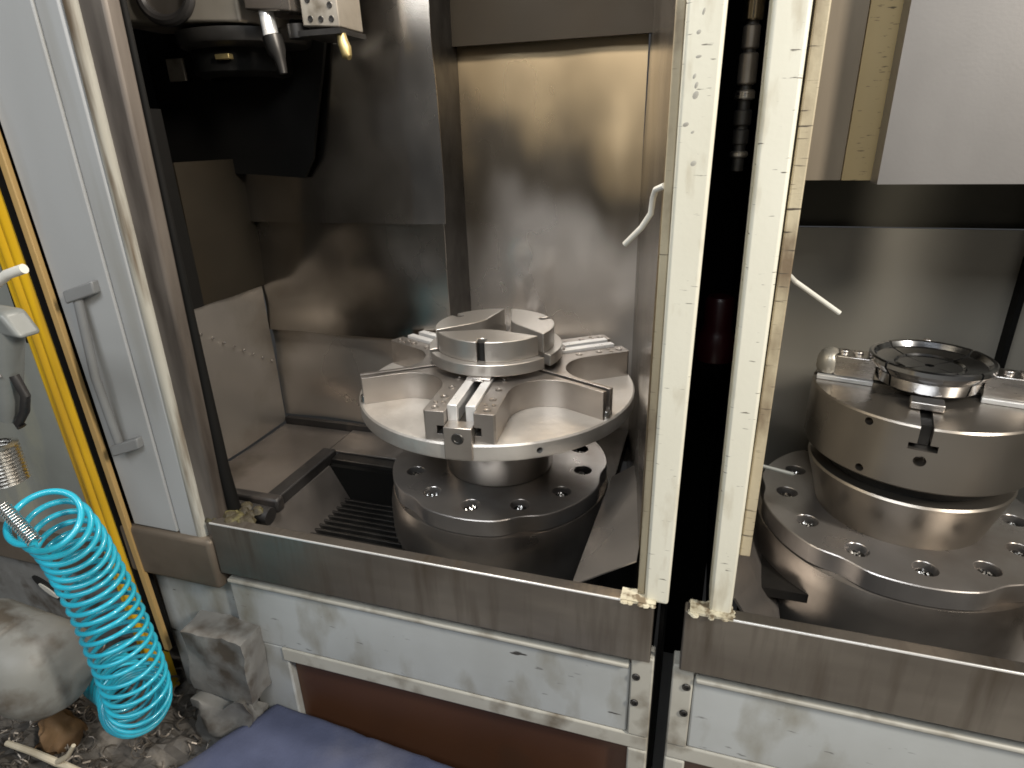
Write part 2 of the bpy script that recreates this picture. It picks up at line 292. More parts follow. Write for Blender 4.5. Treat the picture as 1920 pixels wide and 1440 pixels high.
# apron, rails, access panel
BOX(-0.955, -0.062, 0.868, 0.90, 0.524, 0.694).build('apron_panel', 'apron_paint', EL, bev=.004)
BOX(-0.95, -0.065, 0.858, 0.90, 0.694, 0.703).build('apron_ledge', 'rail_paint', EL, bev=.003)
br = BOX(-0.061, -0.021, 0.864, 0.90, 0.524, 0.722).build('corner_bracket', 'rail_paint', EL, bev=.003)
def bolt_mesh(r, h, depth):  # socket screw: axis -Y
    m = MB(); pr = [(0.0003, -depth), (r * .55, -depth), (r * .55, h * .9), (r * .9, h), (r, h * .7), (r, -depth - .004)]
    m.lathe(pr, 16); m.v = [(x, -z, y) for x, y, z in m.v]; return m
for z in (0.674, 0.610):
    m = bolt_mesh(.0075, .003, -.0005); m.v = [(x - .051, y + .864, q + z) for x, y, q in m.v]; m.build('bolt', 'dark_steel', br)
BOX(-0.85, -0.021, 0.8665, 0.90, 0.484, 0.5225).build('lower_rail', 'rail_paint', EL, bev=.004)
BOX(-0.059, -0.021, 0.866, 0.90, 0.0, 0.4825).build('lower_post', 'rail_paint', EL, bev=.004)
BOX(-0.955, -0.838, 0.870, 0.90, 0.0, 0.5235).build('lower_post', 'apron_paint', EL, bev=.004)
BOX(-0.8365, -0.060, 0.888, 0.90, 0.0, 0.4835).build('access_panel', 'brown_panel', EL)
BOX(-1.19, -0.957, 0.880, 0.92, 0.0, 0.680).build('base_panel', 'apron_paint', EL, bev=.004)
# interior sheets
LW = -1.165; BY = 1.41
MB().sheet((LW, .92, .818), (0, .48, 0), (0, 0, .425), 30, 24, .004, dents(3, .004, 6, .0016)).build('wall_sheet', 'sheet_satin', EL)
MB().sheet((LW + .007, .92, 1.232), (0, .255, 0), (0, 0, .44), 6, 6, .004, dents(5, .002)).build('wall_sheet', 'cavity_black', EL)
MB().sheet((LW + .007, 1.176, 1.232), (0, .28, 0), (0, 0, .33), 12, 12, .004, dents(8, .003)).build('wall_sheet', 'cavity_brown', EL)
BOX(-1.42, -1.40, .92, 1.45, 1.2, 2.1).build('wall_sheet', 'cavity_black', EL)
for i, (z0, z1, y, sd, mt) in enumerate(((.835, 1.102, BY, 11, 'sheet_satin'), (1.104, 1.412, BY - .004, 12, 'sheet_steel'), (1.405, 1.905, BY - .016, 13, 'sheet_steel'))):
    dn = dents(sd, .010, 12, .0034)
    MB().sheet((-1.17, y, z0), (.560 if i < 2 else .565, 0, 0), (0, 0, z1 - z0), 48, 30, .004, (lambda a, b: dn(a, b) - max(0, a - .87 - .012 * sin(b * 9)) * .09) if i == 2 else dn).build('wall_sheet', mt, EL)
wb = MB()
for i in range(11):
    t = i / 10; y = 1.05 + .33 * t; z = 1.232 - .215 * t
    wb.lathe([(0.0002, .0022), (.0035, .0012), (.0045, -.001)], 8); n = 8 * 3
    wb.v[-n:] = [(LW + .005 + q[2], y + q[0], z + q[1] * .8) for q in wb.v[-n:]]
wb.build('bright_dots', 'bright_metal', EL, kind='stuff')  # row of small raised bright dots falling along the wall
MB().sheet((-.612, BY, .80), (-.02, .20, 0), (0, 0, 1.45), 3, 12, .004, dents(17, .002)).build('wall_sheet', 'dark_steel', EL)
dn = dents(25, .009, 14, .0034)
MB().sheet((-.640, 1.612, .70), (.476, 0, 0), (0, 0, 1.25), 60, 70, .004, lambda a, b: dn(a, b) - .006 * math.exp(-((a - .36) / .07) ** 2 - ((b - .475) / .03) ** 2)).build('wall_sheet', 'sheet_film_reflection', EL)
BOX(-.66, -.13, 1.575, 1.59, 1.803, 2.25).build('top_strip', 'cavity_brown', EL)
MB().sheet((-.163, 1.606, .70), (.098, -.66, 0), (0, 0, 1.35), 20, 20, .004, dents(27, .003)).build('wall_sheet', 'sheet_steel', EL)
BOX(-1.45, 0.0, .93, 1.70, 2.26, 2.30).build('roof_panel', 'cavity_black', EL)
BOX(-1.45, 0.0, .855, .93, 2.20, 2.32).build('header', 'grey_paint', EL)
# floor plates, pit and grate
MB().sheet((LW + .004, .985, .812), (.222, 0, 0), (0, .405, 0), 10, 14, .006, dents(31, .001, 4, .0005)).build('floor_plate', 'floor_plate_steel', EL)
BOX(-1.16, -.62, 1.392, 1.408, .800, .832).build('floor_joint', 'rubber', EL)
BOX(-.944, -.905, .93, 1.262, .79, .826).build('pit_edge', 'rubber', EL, bev=.004)
BOX(-.904, -.16, 1.232, 1.60, .77, .812).build('floor_plate', 'dark_steel', EL, bev=.003)
BOX(-.93, -.62, 1.265, 1.39, .813, .818).build('floor_plate', 'floor_plate_steel', EL, bev=.001)
MB().hexa([(-.903, .90, .70), (-.83, .90, .665), (-.83, 1.228, .665), (-.903, 1.228, .70), (-.903, .90, .80), (-.898, .90, .80), (-.898, 1.228, .80), (-.903, 1.228, .80)]).build('pit_slope', 'floor_plate_steel', EL)
BOX(-.93, -.03, .886, 1.23, .56, .58).build('pit_floor', 'cavity_black', EL)
BOX(-.93, -.03, 1.215, 1.23, .58, .80).build('pit_wall', 'cavity_black', EL)
gr = BOX(-.872, -.858, .905, 1.212, .690, .712).build('grate_frame', 'dark_steel', EL)
bar0 = None
for i in range(15):
    y = .925 + i * .0195
    if bar0 is None:
        bar0 = MB().hexa([(-.857, -.0045, .698), (-.40, -.0045, .698), (-.40, .0045, .698), (-.857, .0045, .698), (-.857, -.0035, .716), (-.40, -.0035, .716), (-.40, .0035, .716), (-.857, .0035, .716)])
        bar0.v = [(a, b + y, c) for a, b, c in bar0.v]; bar0 = bar0.build('grate_bar', 'dark_steel', gr, bev=.001)
    else:
        dup(bar0, gr, loc=(0, i * .0195, 0))
# chute sheets right of the spindle
MB().hexa([(-.182, .905, .818), (-.066, .905, .897), (-.066, 1.25, .925), (-.160, 1.25, .855), (-.182, .905, .821), (-.066, .905, .900), (-.066, 1.25, .928), (-.160, 1.25, .858)]).build('chute_sheet', 'sheet_satin', EL)
# corner post with worn cream paint
po = MB(); po.hexa([(-.046, .860, .853), (-.006, .860, .853), (-.006, .925, .853), (-.046, .925, .853), (-.046, .860, 2.25), (.005, .860, 2.25), (.005, .925, 2.25), (-.046, .925, 2.25)])
po.build('corner_post', 'cream_paint', EL, bev=.005, seg=3)
for (x, z, rr) in ((-.025, 1.729, .004), (-.029, 1.708, .0035), (-.027, 1.682, .004), (-.030, 1.661, .0045), (-.027, 1.651, .0045), (-.027, 1.640, .005), (-.036, 1.607, .005), (-.027, 1.598, .004), (-.023, 1.561, .004)):
    rr *= .7
    q = MB().lathe([(.0002, .0003), (rr * .8, .0002), (rr, .0)], 9); q.v = [(x + u * (1 + .4 * sin(90 * z)) + v * .3, .8600 - w, z + v * (1 + .35 * sin(70 * z))) for u, v, w in q.v]; q.build('paint_chip', 'chip_grey', EL)
BOX(-.0585, -.0465, .868, .92, .86, 2.25).build('post_edge', 'cream_edge', EL, bev=.002)
dr = MB()
for i in range(40):
    x = random.uniform(-.085, -.022); y = random.uniform(.845, .88); r = random.uniform(.003, .008)
    dr.lathe([(0.0003, .857 + r * .35), (r * .7, .857 + r * .25), (r, .856)], 7, c=(x, y))
dr.box(-.085, -.026, .8475, .878, .8555, .8605)
dr.build('sealant_drips', 'sealant', EL, kind='stuff')

# ================================================================ RIGHT MACHINE ENCLOSURE
ER = thing('machine_enclosure', 'grey painted lathe enclosure at right with sliding covers above the four jaw chuck', 'machine', (0.42, 0.86, 0.0))
po = MB(); po.hexa([(.060, .860, .856), (.095, .860, .856), (.095, .925, .856), (.060, .925, .856), (.043, .860, 2.25), (.090, .860, 2.25), (.090, .925, 2.25), (.043, .925, 2.25)])
po.build('corner_post', 'cream_paint', ER, bev=.005, seg=3)
BOX(.0960, .112, .870, .92, .97, 2.25).build('post_edge', 'cream_edge', ER, bev=.002)
BOX(.022, .95, .850, .876, .726, .857).build('sill', 'sill_steel', ER, bev=.003, seg=3)
BOX(.030, .949, .8494, .8525, .8535, .8575).build('edge_highlight', 'ground_rail', ER, bev=.001)  # painted highlight on the right sill edge, as on the left
BOX(.024, .95, .877, .884, .60, .846).build('sill_liner', 'floor_plate_steel', ER)
BOX(.050, .95, .868, .90, .524, .694).build('apron_panel', 'apron_paint', ER, bev=.004)
BOX(.052, .95, .858, .90, .694, .703).build('apron_ledge', 'rail_paint', ER, bev=.003)
br = BOX(.012, .049, .864, .90, .524, .722).build('corner_bracket', 'rail_paint', ER, bev=.003)
for z in (0.676, 0.612):
    m = bolt_mesh(.0075, .003, -.0005); m.v = [(x + .038, y + .864, q + z) for x, y, q in m.v]; m.build('bolt', 'dark_steel', br)
BOX(.012, .95, .8665, .90, .484, .5225).build('lower_rail', 'rail_paint', ER, bev=.004)
BOX(.012, .050, .866, .90, 0.0, .4825).build('lower_post', 'rail_paint', ER, bev=.004)
BOX(.051, .95, .888, .90, 0.0, .4835).build('access_panel', 'brown_panel', ER)
MB().sheet((.10, 1.52, .70), (.53, 0, 0), (0, 0, .695), 30, 30, .004, dents(41, .005, 8, .0015)).build('wall_sheet', 'sheet_dull', ER)
MB().sheet((.10, 1.54, 1.395), (.53, 0, 0), (0, 0, .6), 10, 10, .004, dents(42, .002)).build('wall_sheet', 'shade_olive', ER)  # shade of the recessed upper wall is put into its dark colour
BOX(.629, .640, 1.49, 1.54, .70, 2.0).build('wall_joint', 'cavity_black', ER)
MB().sheet((.641, 1.52, .70), (.35, -.06, 0), (0, 0, 1.3), 10, 16, .004, dents(43, .003)).build('wall_sheet', 'sheet_dull', ER)
BOX(.085, .098, .93, 1.54, .60, 2.0).build('wall_sheet', 'sheet_dull', ER)
BOX(.098, .95, 1.05, 1.52, .755, .775).build('floor_plate', 'dark_steel', ER)
BOX(.03, .95, .886, 1.05, .60, .62).build('pit_floor', 'cavity_black', ER)
MB().hexa([(.098, .90, .86), (.103, .90, .86), (.103, 1.20, .90), (.098, 1.20, .90), (.20, .90, .70), (.205, .90, .70), (.205, 1.20, .72), (.20, 1.20, .72)]).build('chute_sheet', 'floor_plate_steel', ER)
BOX(.012, .99, .93, 1.70, 2.26, 2.30).build('roof_panel', 'cavity_black', ER)
BOX(.012, .99, .855, .93, 2.20, 2.32).build('header', 'grey_paint', ER)
BOX(.98, .99, .93, 1.54, .6, 2.06).build('wall_sheet', 'sheet_dull', ER)
dr = MB()
for i in range(40):
    x = random.uniform(.024, .10); y = random.uniform(.845, .88); r = random.uniform(.003, .008)
    dr.lathe([(0.0003, .857 + r * .35), (r * .7, .857 + r * .25), (r, .856)], 7, c=(x, y))
dr.box(.030, .098, .8475, .878, .8555, .8605)
dr.build('sealant_drips', 'sealant', ER, kind='stuff')

# sliding covers of the right machine
SC = thing('slide_cover', 'hanging sliding cover of three metal plates above the four jaw chuck', 'cover', (.37, 1.18, 1.51))
MB().sheet((.105, 1.205, 1.516), (.104, 0, 0), (0, 0, .7), 8, 10, .01, dents(51, .001, 4, .0006)).build('cover_plate', 'cover_brown', SC)
MB().sheet((.210, 1.200, 1.516), (.055, 0, 0), (0, 0, .7), 6, 10, .01, lambda a, b: .004 * sin(a * pi)).build('wiper_strip', 'cover_tan', SC)
MB().sheet((.2535, 1.150, 1.513), (.42, 0, 0), (0, 0, .7), 10, 10, .05, dents(53, .0015, 4, .0006)).build('cover_plate', 'cover_steel', SC)

# gap between the machines
BOX(-.03, .09, 1.62, 1.64, 0, 2.3).build('dark_backing', 'cavity_black', EL)  # black sheet added to keep the gap dark
BOX(-.02, -.012, .95, 1.62, .0, 2.1).build('side_sheet', 'cavity_black', EL)
BOX(.074, .083, 1.10, 1.62, .6, 2.25).build('side_sheet', 'cavity_black', ER)
ls = thing('lead_screw', 'oily stepped steel shaft in the dark gap between the machines', 'shaft', (.0345, .98, 1.55))
for i, (z0, z1, r, mt) in enumerate(((1.555, 1.565, .020, 'machined_steel'), (1.575, 1.60, .017, 'dark_steel'), (1.605, 1.63, .019, 'dark_steel'), (1.645, 1.66, .021, 'machined_steel'), (1.668, 1.715, .020, 'housing_steel'), (1.72, 1.755, .018, 'housing_steel'), (1.76, 1.95, .021, 'sheet_brown'))):
    z0 = 1.6 + (z0 - 1.6) * .82; z1 = 1.6 + (z1 - 1.6) * (.82 if i < 6 else 1.4); r *= .62
    MB().lathe([(.0005, z0), (r - .002, z0), (r, z0 + .002), (r, z1 - .002), (r - .002, z1), (.0005, z1)], 24, c=(.0345, .98)).build('collar', mt, ls)
MB().cyl((.0345, .98, 1.545), (.0345, .98, 2.1), .008).build('shaft', 'dark_steel', ls)
rc = MB(); rc.lathe([(.0005, 1.198), (.034, 1.198), (.036, 1.202), (.036, 1.236), (.030, 1.250), (.026, 1.262), (.026, 1.312), (.022, 1.318), (.0005, 1.318)], 28, c=(.036, 1.16))
tag(rc.build('red_cap', 'red_plastic'), 'dark red plastic cap deep in the gap between the cream posts', 'cap')

# ================================================================ SPINDLE HOUSINGS
def flange_radius(a, phase):
    k = cos(6 * (a - phase)); return 0.259 - 0.0105 * max(0, k) ** 2.6
def spindle_housing(name, label, cx, cy, zt, phase):
    T = thing(name, label, 'spindle housing', (cx, cy, 0.30), 'spindle housings')
    m = MB(); m.lathe([(.272, .30), (.270, zt - .080), (.266, zt - .055), (.2615, zt - .042), (.247, zt - .0365)], 96, c=(cx, cy)); m.build('housing_drum', 'housing_steel', T)
    # flange with twelve counterbored holes
    m = MB(); ri = .10; rb = .206; hr = .0215; n = 28
    for s in range(12):
        a0 = radians(-150 + 30 * s); ctr = Vector((rb * cos(a0), rb * sin(a0))); inner = []; outer = []
        # walk the sector outline and match it with points on the hole rim
        pts = []
        def edge(p, q, c):
            return [p + (q - p) * i / c for i in range(c)]
        def pol(r, a): return Vector((r * cos(a), r * sin(a)))
        h = radians(15)
        pts += edge(pol(ri, a0 - h), pol(flange_radius(a0 - h, phase), a0 - h), 6)
        pts += [pol(flange_radius(a0 - h + 2 * h * i / 10, phase), a0 - h + 2 * h * i / 10) for i in range(10)]
        pts += edge(pol(flange_radius(a0 + h, phase), a0 + h), pol(ri, a0 + h), 6)
        pts += [pol(ri, a0 + h - 2 * h * i / 6) for i in range(6)]
        k = len(pts); vs = []
        for p in pts: vs.append((cx + p.x, cy + p.y, zt))
        for (rr, z) in ((hr, zt), (hr - .0008, zt - .001), (hr - .0008, zt - .018)):
            for p in pts:
                d = (p - ctr).normalized() * rr; vs.append((cx + ctr.x + d.x, cy + ctr.y + d.y, z))
        fs = []
        for lvl in range(3):
            for i in range(k): j = (i + 1) % k; fs.append((lvl * k + i, lvl * k + j, (lvl + 1) * k + j, (lvl + 1) * k + i))
        fs.append(tuple(range(3 * k, 4 * k)))
        # outer band
        ob = len(vs)
        for i in range(11):
            a = a0 - h + 2 * h * i / 10; r = flange_radius(a, phase)
            vs += [(cx + r * cos(a), cy + r * sin(a), zt), (cx + (r + .0015) * cos(a), cy + (r + .0015) * sin(a), zt - .002), (cx + (r + .0015) * cos(a), cy + (r + .0015) * sin(a), zt - .038)]
        for i in range(10):
            for q in range(2): fs.append((ob + 3 * i + q, ob + 3 * i + 3 + q, ob + 3 * i + 4 + q, ob + 3 * i + 1 + q))
        m.add(vs, fs)
    flo = m.build('flange', 'flange_steel', T, smooth=30)
    b0 = None
    for s in range(12):
        a0 = radians(-150 + 30 * s); x = rb * cos(a0); y = rb * sin(a0)
        if b0 is None:
            bm_ = MB().lathe([(.0003, zt - .016), (.006, zt - .016), (.006, zt - .0115), (.0135, zt - .011), (.0155, zt - .0125), (.0155, zt - .0178)], 18, c=(cx + x, cy + y))
            cm = MB()
            for i in range(12):
                a = random.uniform(0, 6.28); q = random.uniform(.002, .012); r = random.uniform(.0015, .0035)
                cm.lathe([(.0002, zt - .0095 + r * .6), (r, zt - .0112)], 5, c=(cx + x + q * cos(a), cy + y + q * sin(a)))
            c0 = cm.build('bolt_swarf', 'bright_metal', flo, smooth=0, kind='stuff')
            b0 = bm_.build('bolt', 'dark_steel', flo); bx, by = x, y; ab = a0
        else:
            rz = a0 - ab; dup(b0, flo, rot=rz); dup(c0, flo, rot=rz)
    return T
spindle_housing('spindle_housing', 'round steel spindle housing with bolted flange under the large spoked chuck', -.435, 1.256, .862, radians(-62))
spindle_housing('spindle_housing', 'round steel spindle housing with bolted flange under the four jaw chuck', .422, 1.256, .874, radians(-62))

# ================================================================ LARGE SPOKED CHUCK (left)
CX, CY, ZB = -.435, 1.256, .860
CH = thing('lathe_chuck', 'large bright steel faceplate chuck with three stepped jaws and radial ribs', 'chuck', (CX, CY, ZB))
zd = 1.067 - ZB
def L(z): return z - ZB
m = MB().lathe([(.128, L(.863)), (.13, L(.867)), (.13, L(1.00)), (.15, L(1.028))], 80); m.build('hub', 'turned_steel', CH, local=True)
m = MB().lathe([(.0005, L(1.026)), (.300, L(1.026)), (.3135, L(1.032)), (.315, L(1.036)), (.315, L(1.063)), (.312, L(1.0665)), (.0005, L(1.0665))], 128, closed=True)
plate = m.build('face_plate', 'cast_steel', CH, local=True, smooth=30)
cut(plate, [bore(.315, .03, L(1.048), .0062, radians(-57)), bore(.315, .03, L(1.048), .0062, radians(63)), bore(.315, .03, L(1.048), .0062, radians(183))])
# star shaped core: three guides (half width .070, slot .028), three ribs (half width .017, slot .006)
G0 = radians(-85); poly = []
def star():
    out = []; ga, gb = .070, .017; rf = .078
    def rot(a, s, t): return (s * cos(a) - t * sin(a), s * sin(a) + t * cos(a))
    for k in range(3):
        ag = G0 + k * 2 * pi / 3; ar = ag + pi / 3
        # guide, from its right side (t<0) to left side (t>0)
        for s, t in ((.300, -ga), (.304, -ga + .004), (.304, -.0285), (.095, -.0285), (.095, .0285), (.304, .0285), (.304, ga - .004), (.300, ga)): out.append(rot(ag, s, t))
        # fillet guide(left side) -> rib (right side): lines t=+ga of guide, t=-gb of rib, 60 deg apart
        si = (gb + ga * cos(pi / 3)) / sin(pi / 3)          # intersection along guide axis
        tl = rf / math.tan(pi / 6)
        c = (si + tl, ga + rf)                                # fillet centre in guide frame
        for i in range(15):
            b = -pi / 2 - (2 * pi / 3) * i / 14
            out.append(rot(ag, c[0] + rf * cos(b), c[1] + rf * sin(b)))
        for s, t in ((.306, -gb), (.306, -.0062), (.115, -.0062), (.115, .0062), (.306, .0062), (.306, gb)): out.append(rot(ar, s, t))
        # fillet rib -> next guide right side
        ag2 = ag + 2 * pi / 3
        for i in range(15):
            b = pi / 2 + (2 * pi / 3) * (14 - i) / 14
            out.append(rot(ag2, c[0] + rf * cos(b), -(c[1] - rf * 0) + rf * sin(b)))
    return out
core = MB().prism(star(), L(1.0668), L(1.127)).build('spoke_core', 'pocket_steel', CH, local=True, smooth=25)
cut(core, [turned(BOX(.262, .33, sg * .036 - .0085, sg * .036 + .0065, L(1.081), L(1.098)), G0 + k * 2 * pi / 3) for k in range(3) for sg in (-1, 1)], 25)
bv = core.modifiers.new('bevel', 'BEVEL'); bv.width = .0015; bv.segments = 2; bv.limit_method = 'ANGLE'; bv.angle_limit = radians(40)
MB().lathe([(.0005, L(1.1268)), (.085, L(1.1268)), (.085, L(1.112))], 48).build('centre_cap', 'dark_steel', CH, local=True)
protos = []
m = MB()
for sg in (-1, 1): pass
def rail(sg):
    t0, t1 = sorted((sg * .0085, sg * .0278)); q = MB(); q.box(.092, .286, t0, t1, L(1.0672), L(1.1335)); return q
def radial_set(k):
    a = G0 + k * 2 * pi / 3
    for sg in (-1, 1): rail(sg).build('guide_rail', 'ground_rail', CH, local=True, rot=a, bev=.0012)
    BOX(.092, .300, -.0084, .0084, L(1.0672), L(1.098)).build('slot_floor', 'dark_steel', CH, local=True, rot=a)
    kb = MB(); kb.box(.2865, .3185, -.0275, .0275, L(1.036), L(1.102)); kb = kb.build('end_stop', 'housing_steel', CH, local=True, rot=a, bev=.0015)
    sc = MB().lathe([(.0002, .0003), (.0065, .0003), (.0075, .0014), (.0105, .0018), (.0120, .0003)], 20)
    sc.v = [(.3186 + z, x, L(1.080) + y) for x, y, z in sc.v]; sc.build('socket_screw', 'dark_steel', kb, local=True)
    for sg in (-1, 1):
        for s, t, r in ((.135, .049, .0078), (.185, .049, .0078), (.235, .049, .0078), (.262, .058, .0045), (.262, .042, .0045), (.286, .051, .0078)):
            b = MB().lathe([(.0002, .0004), (.5 * r, .0004), (.56 * r, .0012), (.95 * r, .0016), (r, .0002)], 14)
            b.v = [(s + x, sg * t + y, L(1.1270) + z) for x, y, z in b.v]; b.build('bolt', 'housing_steel', CH, local=True, rot=a)
    # rib furniture
    ar = a + pi / 3
    BOX(.116, .272, -.006, .006, L(1.0672), L(1.116)).build('rib_filler', 'dark_steel', CH, local=True, rot=ar)
    p = MB().lathe([(.0005, L(1.082)), (.0085, L(1.082)), (.0098, L(1.080)), (.0098, L(1.0672))], 16); p.v = [(x + .302, y, z) for x, y, z in p.v]; p.build('rib_pin', 'bright_metal', CH, local=True, rot=ar)
    # stepped jaw
    def seg(R, half, key):
        o = []; hb = .0105; hc = .119; n = 22
        for i in range(n + 1):
            b = -half + (half - (.0085 / R if key else 0)) * i / n; o.append((R * cos(b), R * sin(b)))
        if key:
            for i in range(9):
                b = -radians(50) - radians(260) * i / 8; o.append((hc - .004 + hb * cos(b), hb * sin(b)))
        for i in range(1 if not key else 0, n + 1):
            b = (.0085 / R if key else 0) + (half - (.0085 / R if key else 0)) * i / n; o.append((R * cos(b), R * sin(b)))
        o += [(.052, .045), (.043, .018), (.041, 0), (.043, -.018), (.052, -.045)]
        return o
    j = MB(); j.prism(seg(.151, radians(56.5), False), L(1.1390), L(1.1640)); jl = j.build('jaw', 'turned_steel', CH, local=True, rot=a, bev=.0015, smooth=25)
    j = MB(); j.prism(seg(.133, radians(56.5), True), L(1.1642), L(1.2080)); j.build('jaw_step', 'turned_steel', jl, local=True, bev=.0015, smooth=25)
    wl = MB().lathe([(.0003, L(1.2035)), (.0098, L(1.2035)), (.0098, L(1.1645))], 20); wl.v = [(x + .115, y, z) for x, y, z in wl.v]; wl.build('well_shade', 'hole_black', jl, local=True)  # black plug stands in for the shade inside the jaw hole
    jb = MB(); jb.box(.075, .160, -.026, .026, L(1.1340), L(1.1388)); jb.box(.085, .168, -.012, .012, L(1.1337), L(1.1375)); jb.build('jaw_base', 'machined_steel', jl, local=True, bev=.001)
for k in range(3): radial_set(k)

# ================================================================ FOUR JAW CHUCK (right)
DX, DY, DZ = .422, 1.256, .872
FC = thing('lathe_chuck', 'thick drum shaped four jaw chuck with dark dished jaws at right', 'chuck', (DX, DY, DZ))
def R2(z): return z - DZ
MB().lathe([(.148, R2(.873)), (.150, R2(.876)), (.178, R2(.975)), (.175, R2(.979)), (.12, R2(.980))], 96).build('adapter_ring', 'satin_body', FC, local=True)
MB().lathe([(.150, R2(.9801)), (.150, R2(1.013))], 64).build('groove', 'hole_black', FC, local=True)
body = MB().lathe([(.0005, R2(1.0125)), (.186, R2(1.0125)), (.191, R2(1.017)), (.191, R2(1.131)), (.1885, R2(1.1345)), (.0005, R2(1.1345))], 112, closed=True).build('chuck_body', 'satin_body', FC, local=True)
cs = []
for q in (0, 90, 180, 270):
    cs += [bore(.191, .03, R2(1.072), .0098, radians(-103 + q)), bore(.191, .03, R2(1.121), .0072, radians(-129 + q)), bore(.191, .03, R2(1.029), .0072, radians(-129 + q))]
    cs += [turned(BOX(.06, .25, -.0095, .0095, R2(1.097), R2(1.16)), radians(-103 + q)), turned(BOX(.061, .251, -.0215, .0215, R2(1.0915), R2(1.1035)), radians(-103 + q))]
cut(body, cs)
for k in range(4):
    a = radians(-103 + 90 * k)
    BOX(.07, .165, -.0088, .0088, R2(1.0925), R2(1.128)).build('t_nut', 'dark_steel', FC, local=True, rot=a)
    for sg in (-1, 1):
        if k != 0: BOX(.085, .183, sg * .0265 - .006, sg * .0265 + .006, R2(1.1347), R2(1.1435)).build('guide_rail', 'ground_rail', FC, local=True, rot=a, bev=.001)
    # dished top jaw, quarter ring
    h = radians(43.6)
    tj = MB().lathe([(.008, R2(1.148)), (.080, R2(1.148)), (.084, R2(1.152)), (.087, R2(1.172)), (.0995, R2(1.186)), (.102, R2(1.190)), (.102, R2(1.198)), (.099, R2(1.2005)), (.094, R2(1.199)), (.088, R2(1.190)), (.058, R2(1.1835)), (.055, R2(1.1865)), (.052, R2(1.1830)), (.008, R2(1.1815))], 28, -h, h, closed=True).build('jaw', 'black_oxide', FC, local=True, rot=a, smooth=30)
    if k != 0:
        mj = MB(); mj.prism([(.085, -.026), (.150, -.026), (.156, -.022), (.156, .022), (.150, .026), (.085, .026)], R2(1.144), R2(1.186)); mj.build('jaw_block', 'machined_steel', tj, local=True, bev=.002)
        for s in (.118, .143):
            b = MB().lathe([(.0003, R2(1.1875)), (.003, R2(1.1875)), (.003, R2(1.1905)), (.0078, R2(1.191)), (.0085, R2(1.190)), (.0085, R2(1.186))], 16); b.v = [(x + s, y, z) for x, y, z in b.v]
            b.build('bolt', 'machined_steel', tj, local=True)
        e = MB().lathe([(.0005, R2(1.196)), (.012, R2(1.194)), (.021, R2(1.187)), (.0265, R2(1.174)), (.0275, R2(1.155)), (.024, R2(1.146))], 28)
        e.v = [(.166 + x * .85, y * 1.05, z - (z - R2(1.146)) * .08) for x, y, z in e.v]
        if k == 3: e.build('jaw_nose', 'sheet_dull', tj, local=True)
    else:
        mj = MB(); mj.box(.085, .118, -.026, .026, R2(1.1358), R2(1.1495)); mj.build('jaw_block', 'machined_steel', tj, local=True, bev=.002)

# ================================================================ TOOL CARRIAGE at the upper left
TC = thing('tool_carriage', 'oily steel tool carriage with cutter and coolant nozzle hanging at upper left', 'tool carriage', (-.95, 1.22, 1.75))
MB().hexa([(-1.30, 1.20, 1.848), (-.935, 1.20, 1.826), (-.935, 1.38, 1.826), (-1.30, 1.38, 1.848), (-1.30, 1.20, 2.25), (-.935, 1.20, 2.25), (-.935, 1.38, 2.25), (-1.30, 1.38, 2.25)]).build('carriage_block', 'holder_steel', TC, bev=.006)
rg = MB(); pth = [(-1.105 + .062 * cos(t), 1.197, 1.885 + .046 * sin(t)) for t in [2 * pi * i / 32 for i in range(33)]]
rg.tube(pth, .012, 10, caps=False); rg.build('rubber_ring', 'rubber', TC)
d = MB().lathe([(.0003, .0), (.052, .0), (.055, .004)], 32); d.v = [(-1.105 + x, 1.199 - z, 1.885 + y * .8) for x, y, z in d.v]; d.build('port_cover', 'housing_steel', TC)
MB().lathe([(.0005, 1.790), (.13, 1.790), (.145, 1.797), (.15, 1.806), (.15, 1.822), (.0005, 1.822)], 64, c=(-1.03, 1.34)).build('turret_disc', 'dark_steel', TC)
MB().lathe([(.08, 1.735), (.10, 1.738), (.11, 1.745), (.11, 1.79)], 48, c=(-1.05, 1.34)).build('turret_disc', 'cavity_black', TC)
MB().hexa([(-.905, 1.18, 1.842), (-.802, 1.18, 1.833), (-.802, 1.30, 1.833), (-.905, 1.30, 1.842), (-.905, 1.18, 2.25), (-.802, 1.18, 2.25), (-.802, 1.30, 2.25), (-.905, 1.30, 2.25)]).build('holder_block', 'housing_steel', TC, bev=.003)
MB().tube([(-.872, 1.20, 1.845), (-.868, 1.20, 1.80), (-.866, 1.20, 1.795)], [.014, .015, .017], 20).build('cutter_shank', 'ground_rail', TC)
MB().tube([(-.866, 1.20, 1.796), (-.861, 1.20, 1.770), (-.856, 1.20, 1.755), (-.852, 1.20, 1.728)], [.020, .019, .012, .008], 18).build('cutter_head', 'dark_steel', TC)
MB().lathe([(.0003, 1.79), (.022, 1.79), (.022, 1.815)], 20, c=(-.815, 1.22)).build('holder_nut', 'dark_steel', TC)
nb = MB().hexa([(-.785, 1.19, 1.806), (-.704, 1.19, 1.800), (-.704, 1.28, 1.800), (-.785, 1.28, 1.806), (-.792, 1.19, 2.25), (-.714, 1.19, 2.25), (-.714, 1.28, 2.25), (-.792, 1.28, 2.25)]).build('nozzle_block', 'holder_steel', TC, bev=.003)
for (x, z) in ((-.766, 1.818), (-.743, 1.816), (-.720, 1.815), (-.721, 1.838), (-.722, 1.853), (-.768, 1.85)):
    b = bolt_mesh(.0058, .0015, -.0006); b.v = [(p[0] + x, p[1] + 1.19, p[2] + z) for p in b.v]; b.build('bolt', 'dark_steel', nb)
MB().box(-.795, -.702, 1.185, 1.285, 1.789, 1.799).build('nozzle_plate', 'dark_steel', TC)
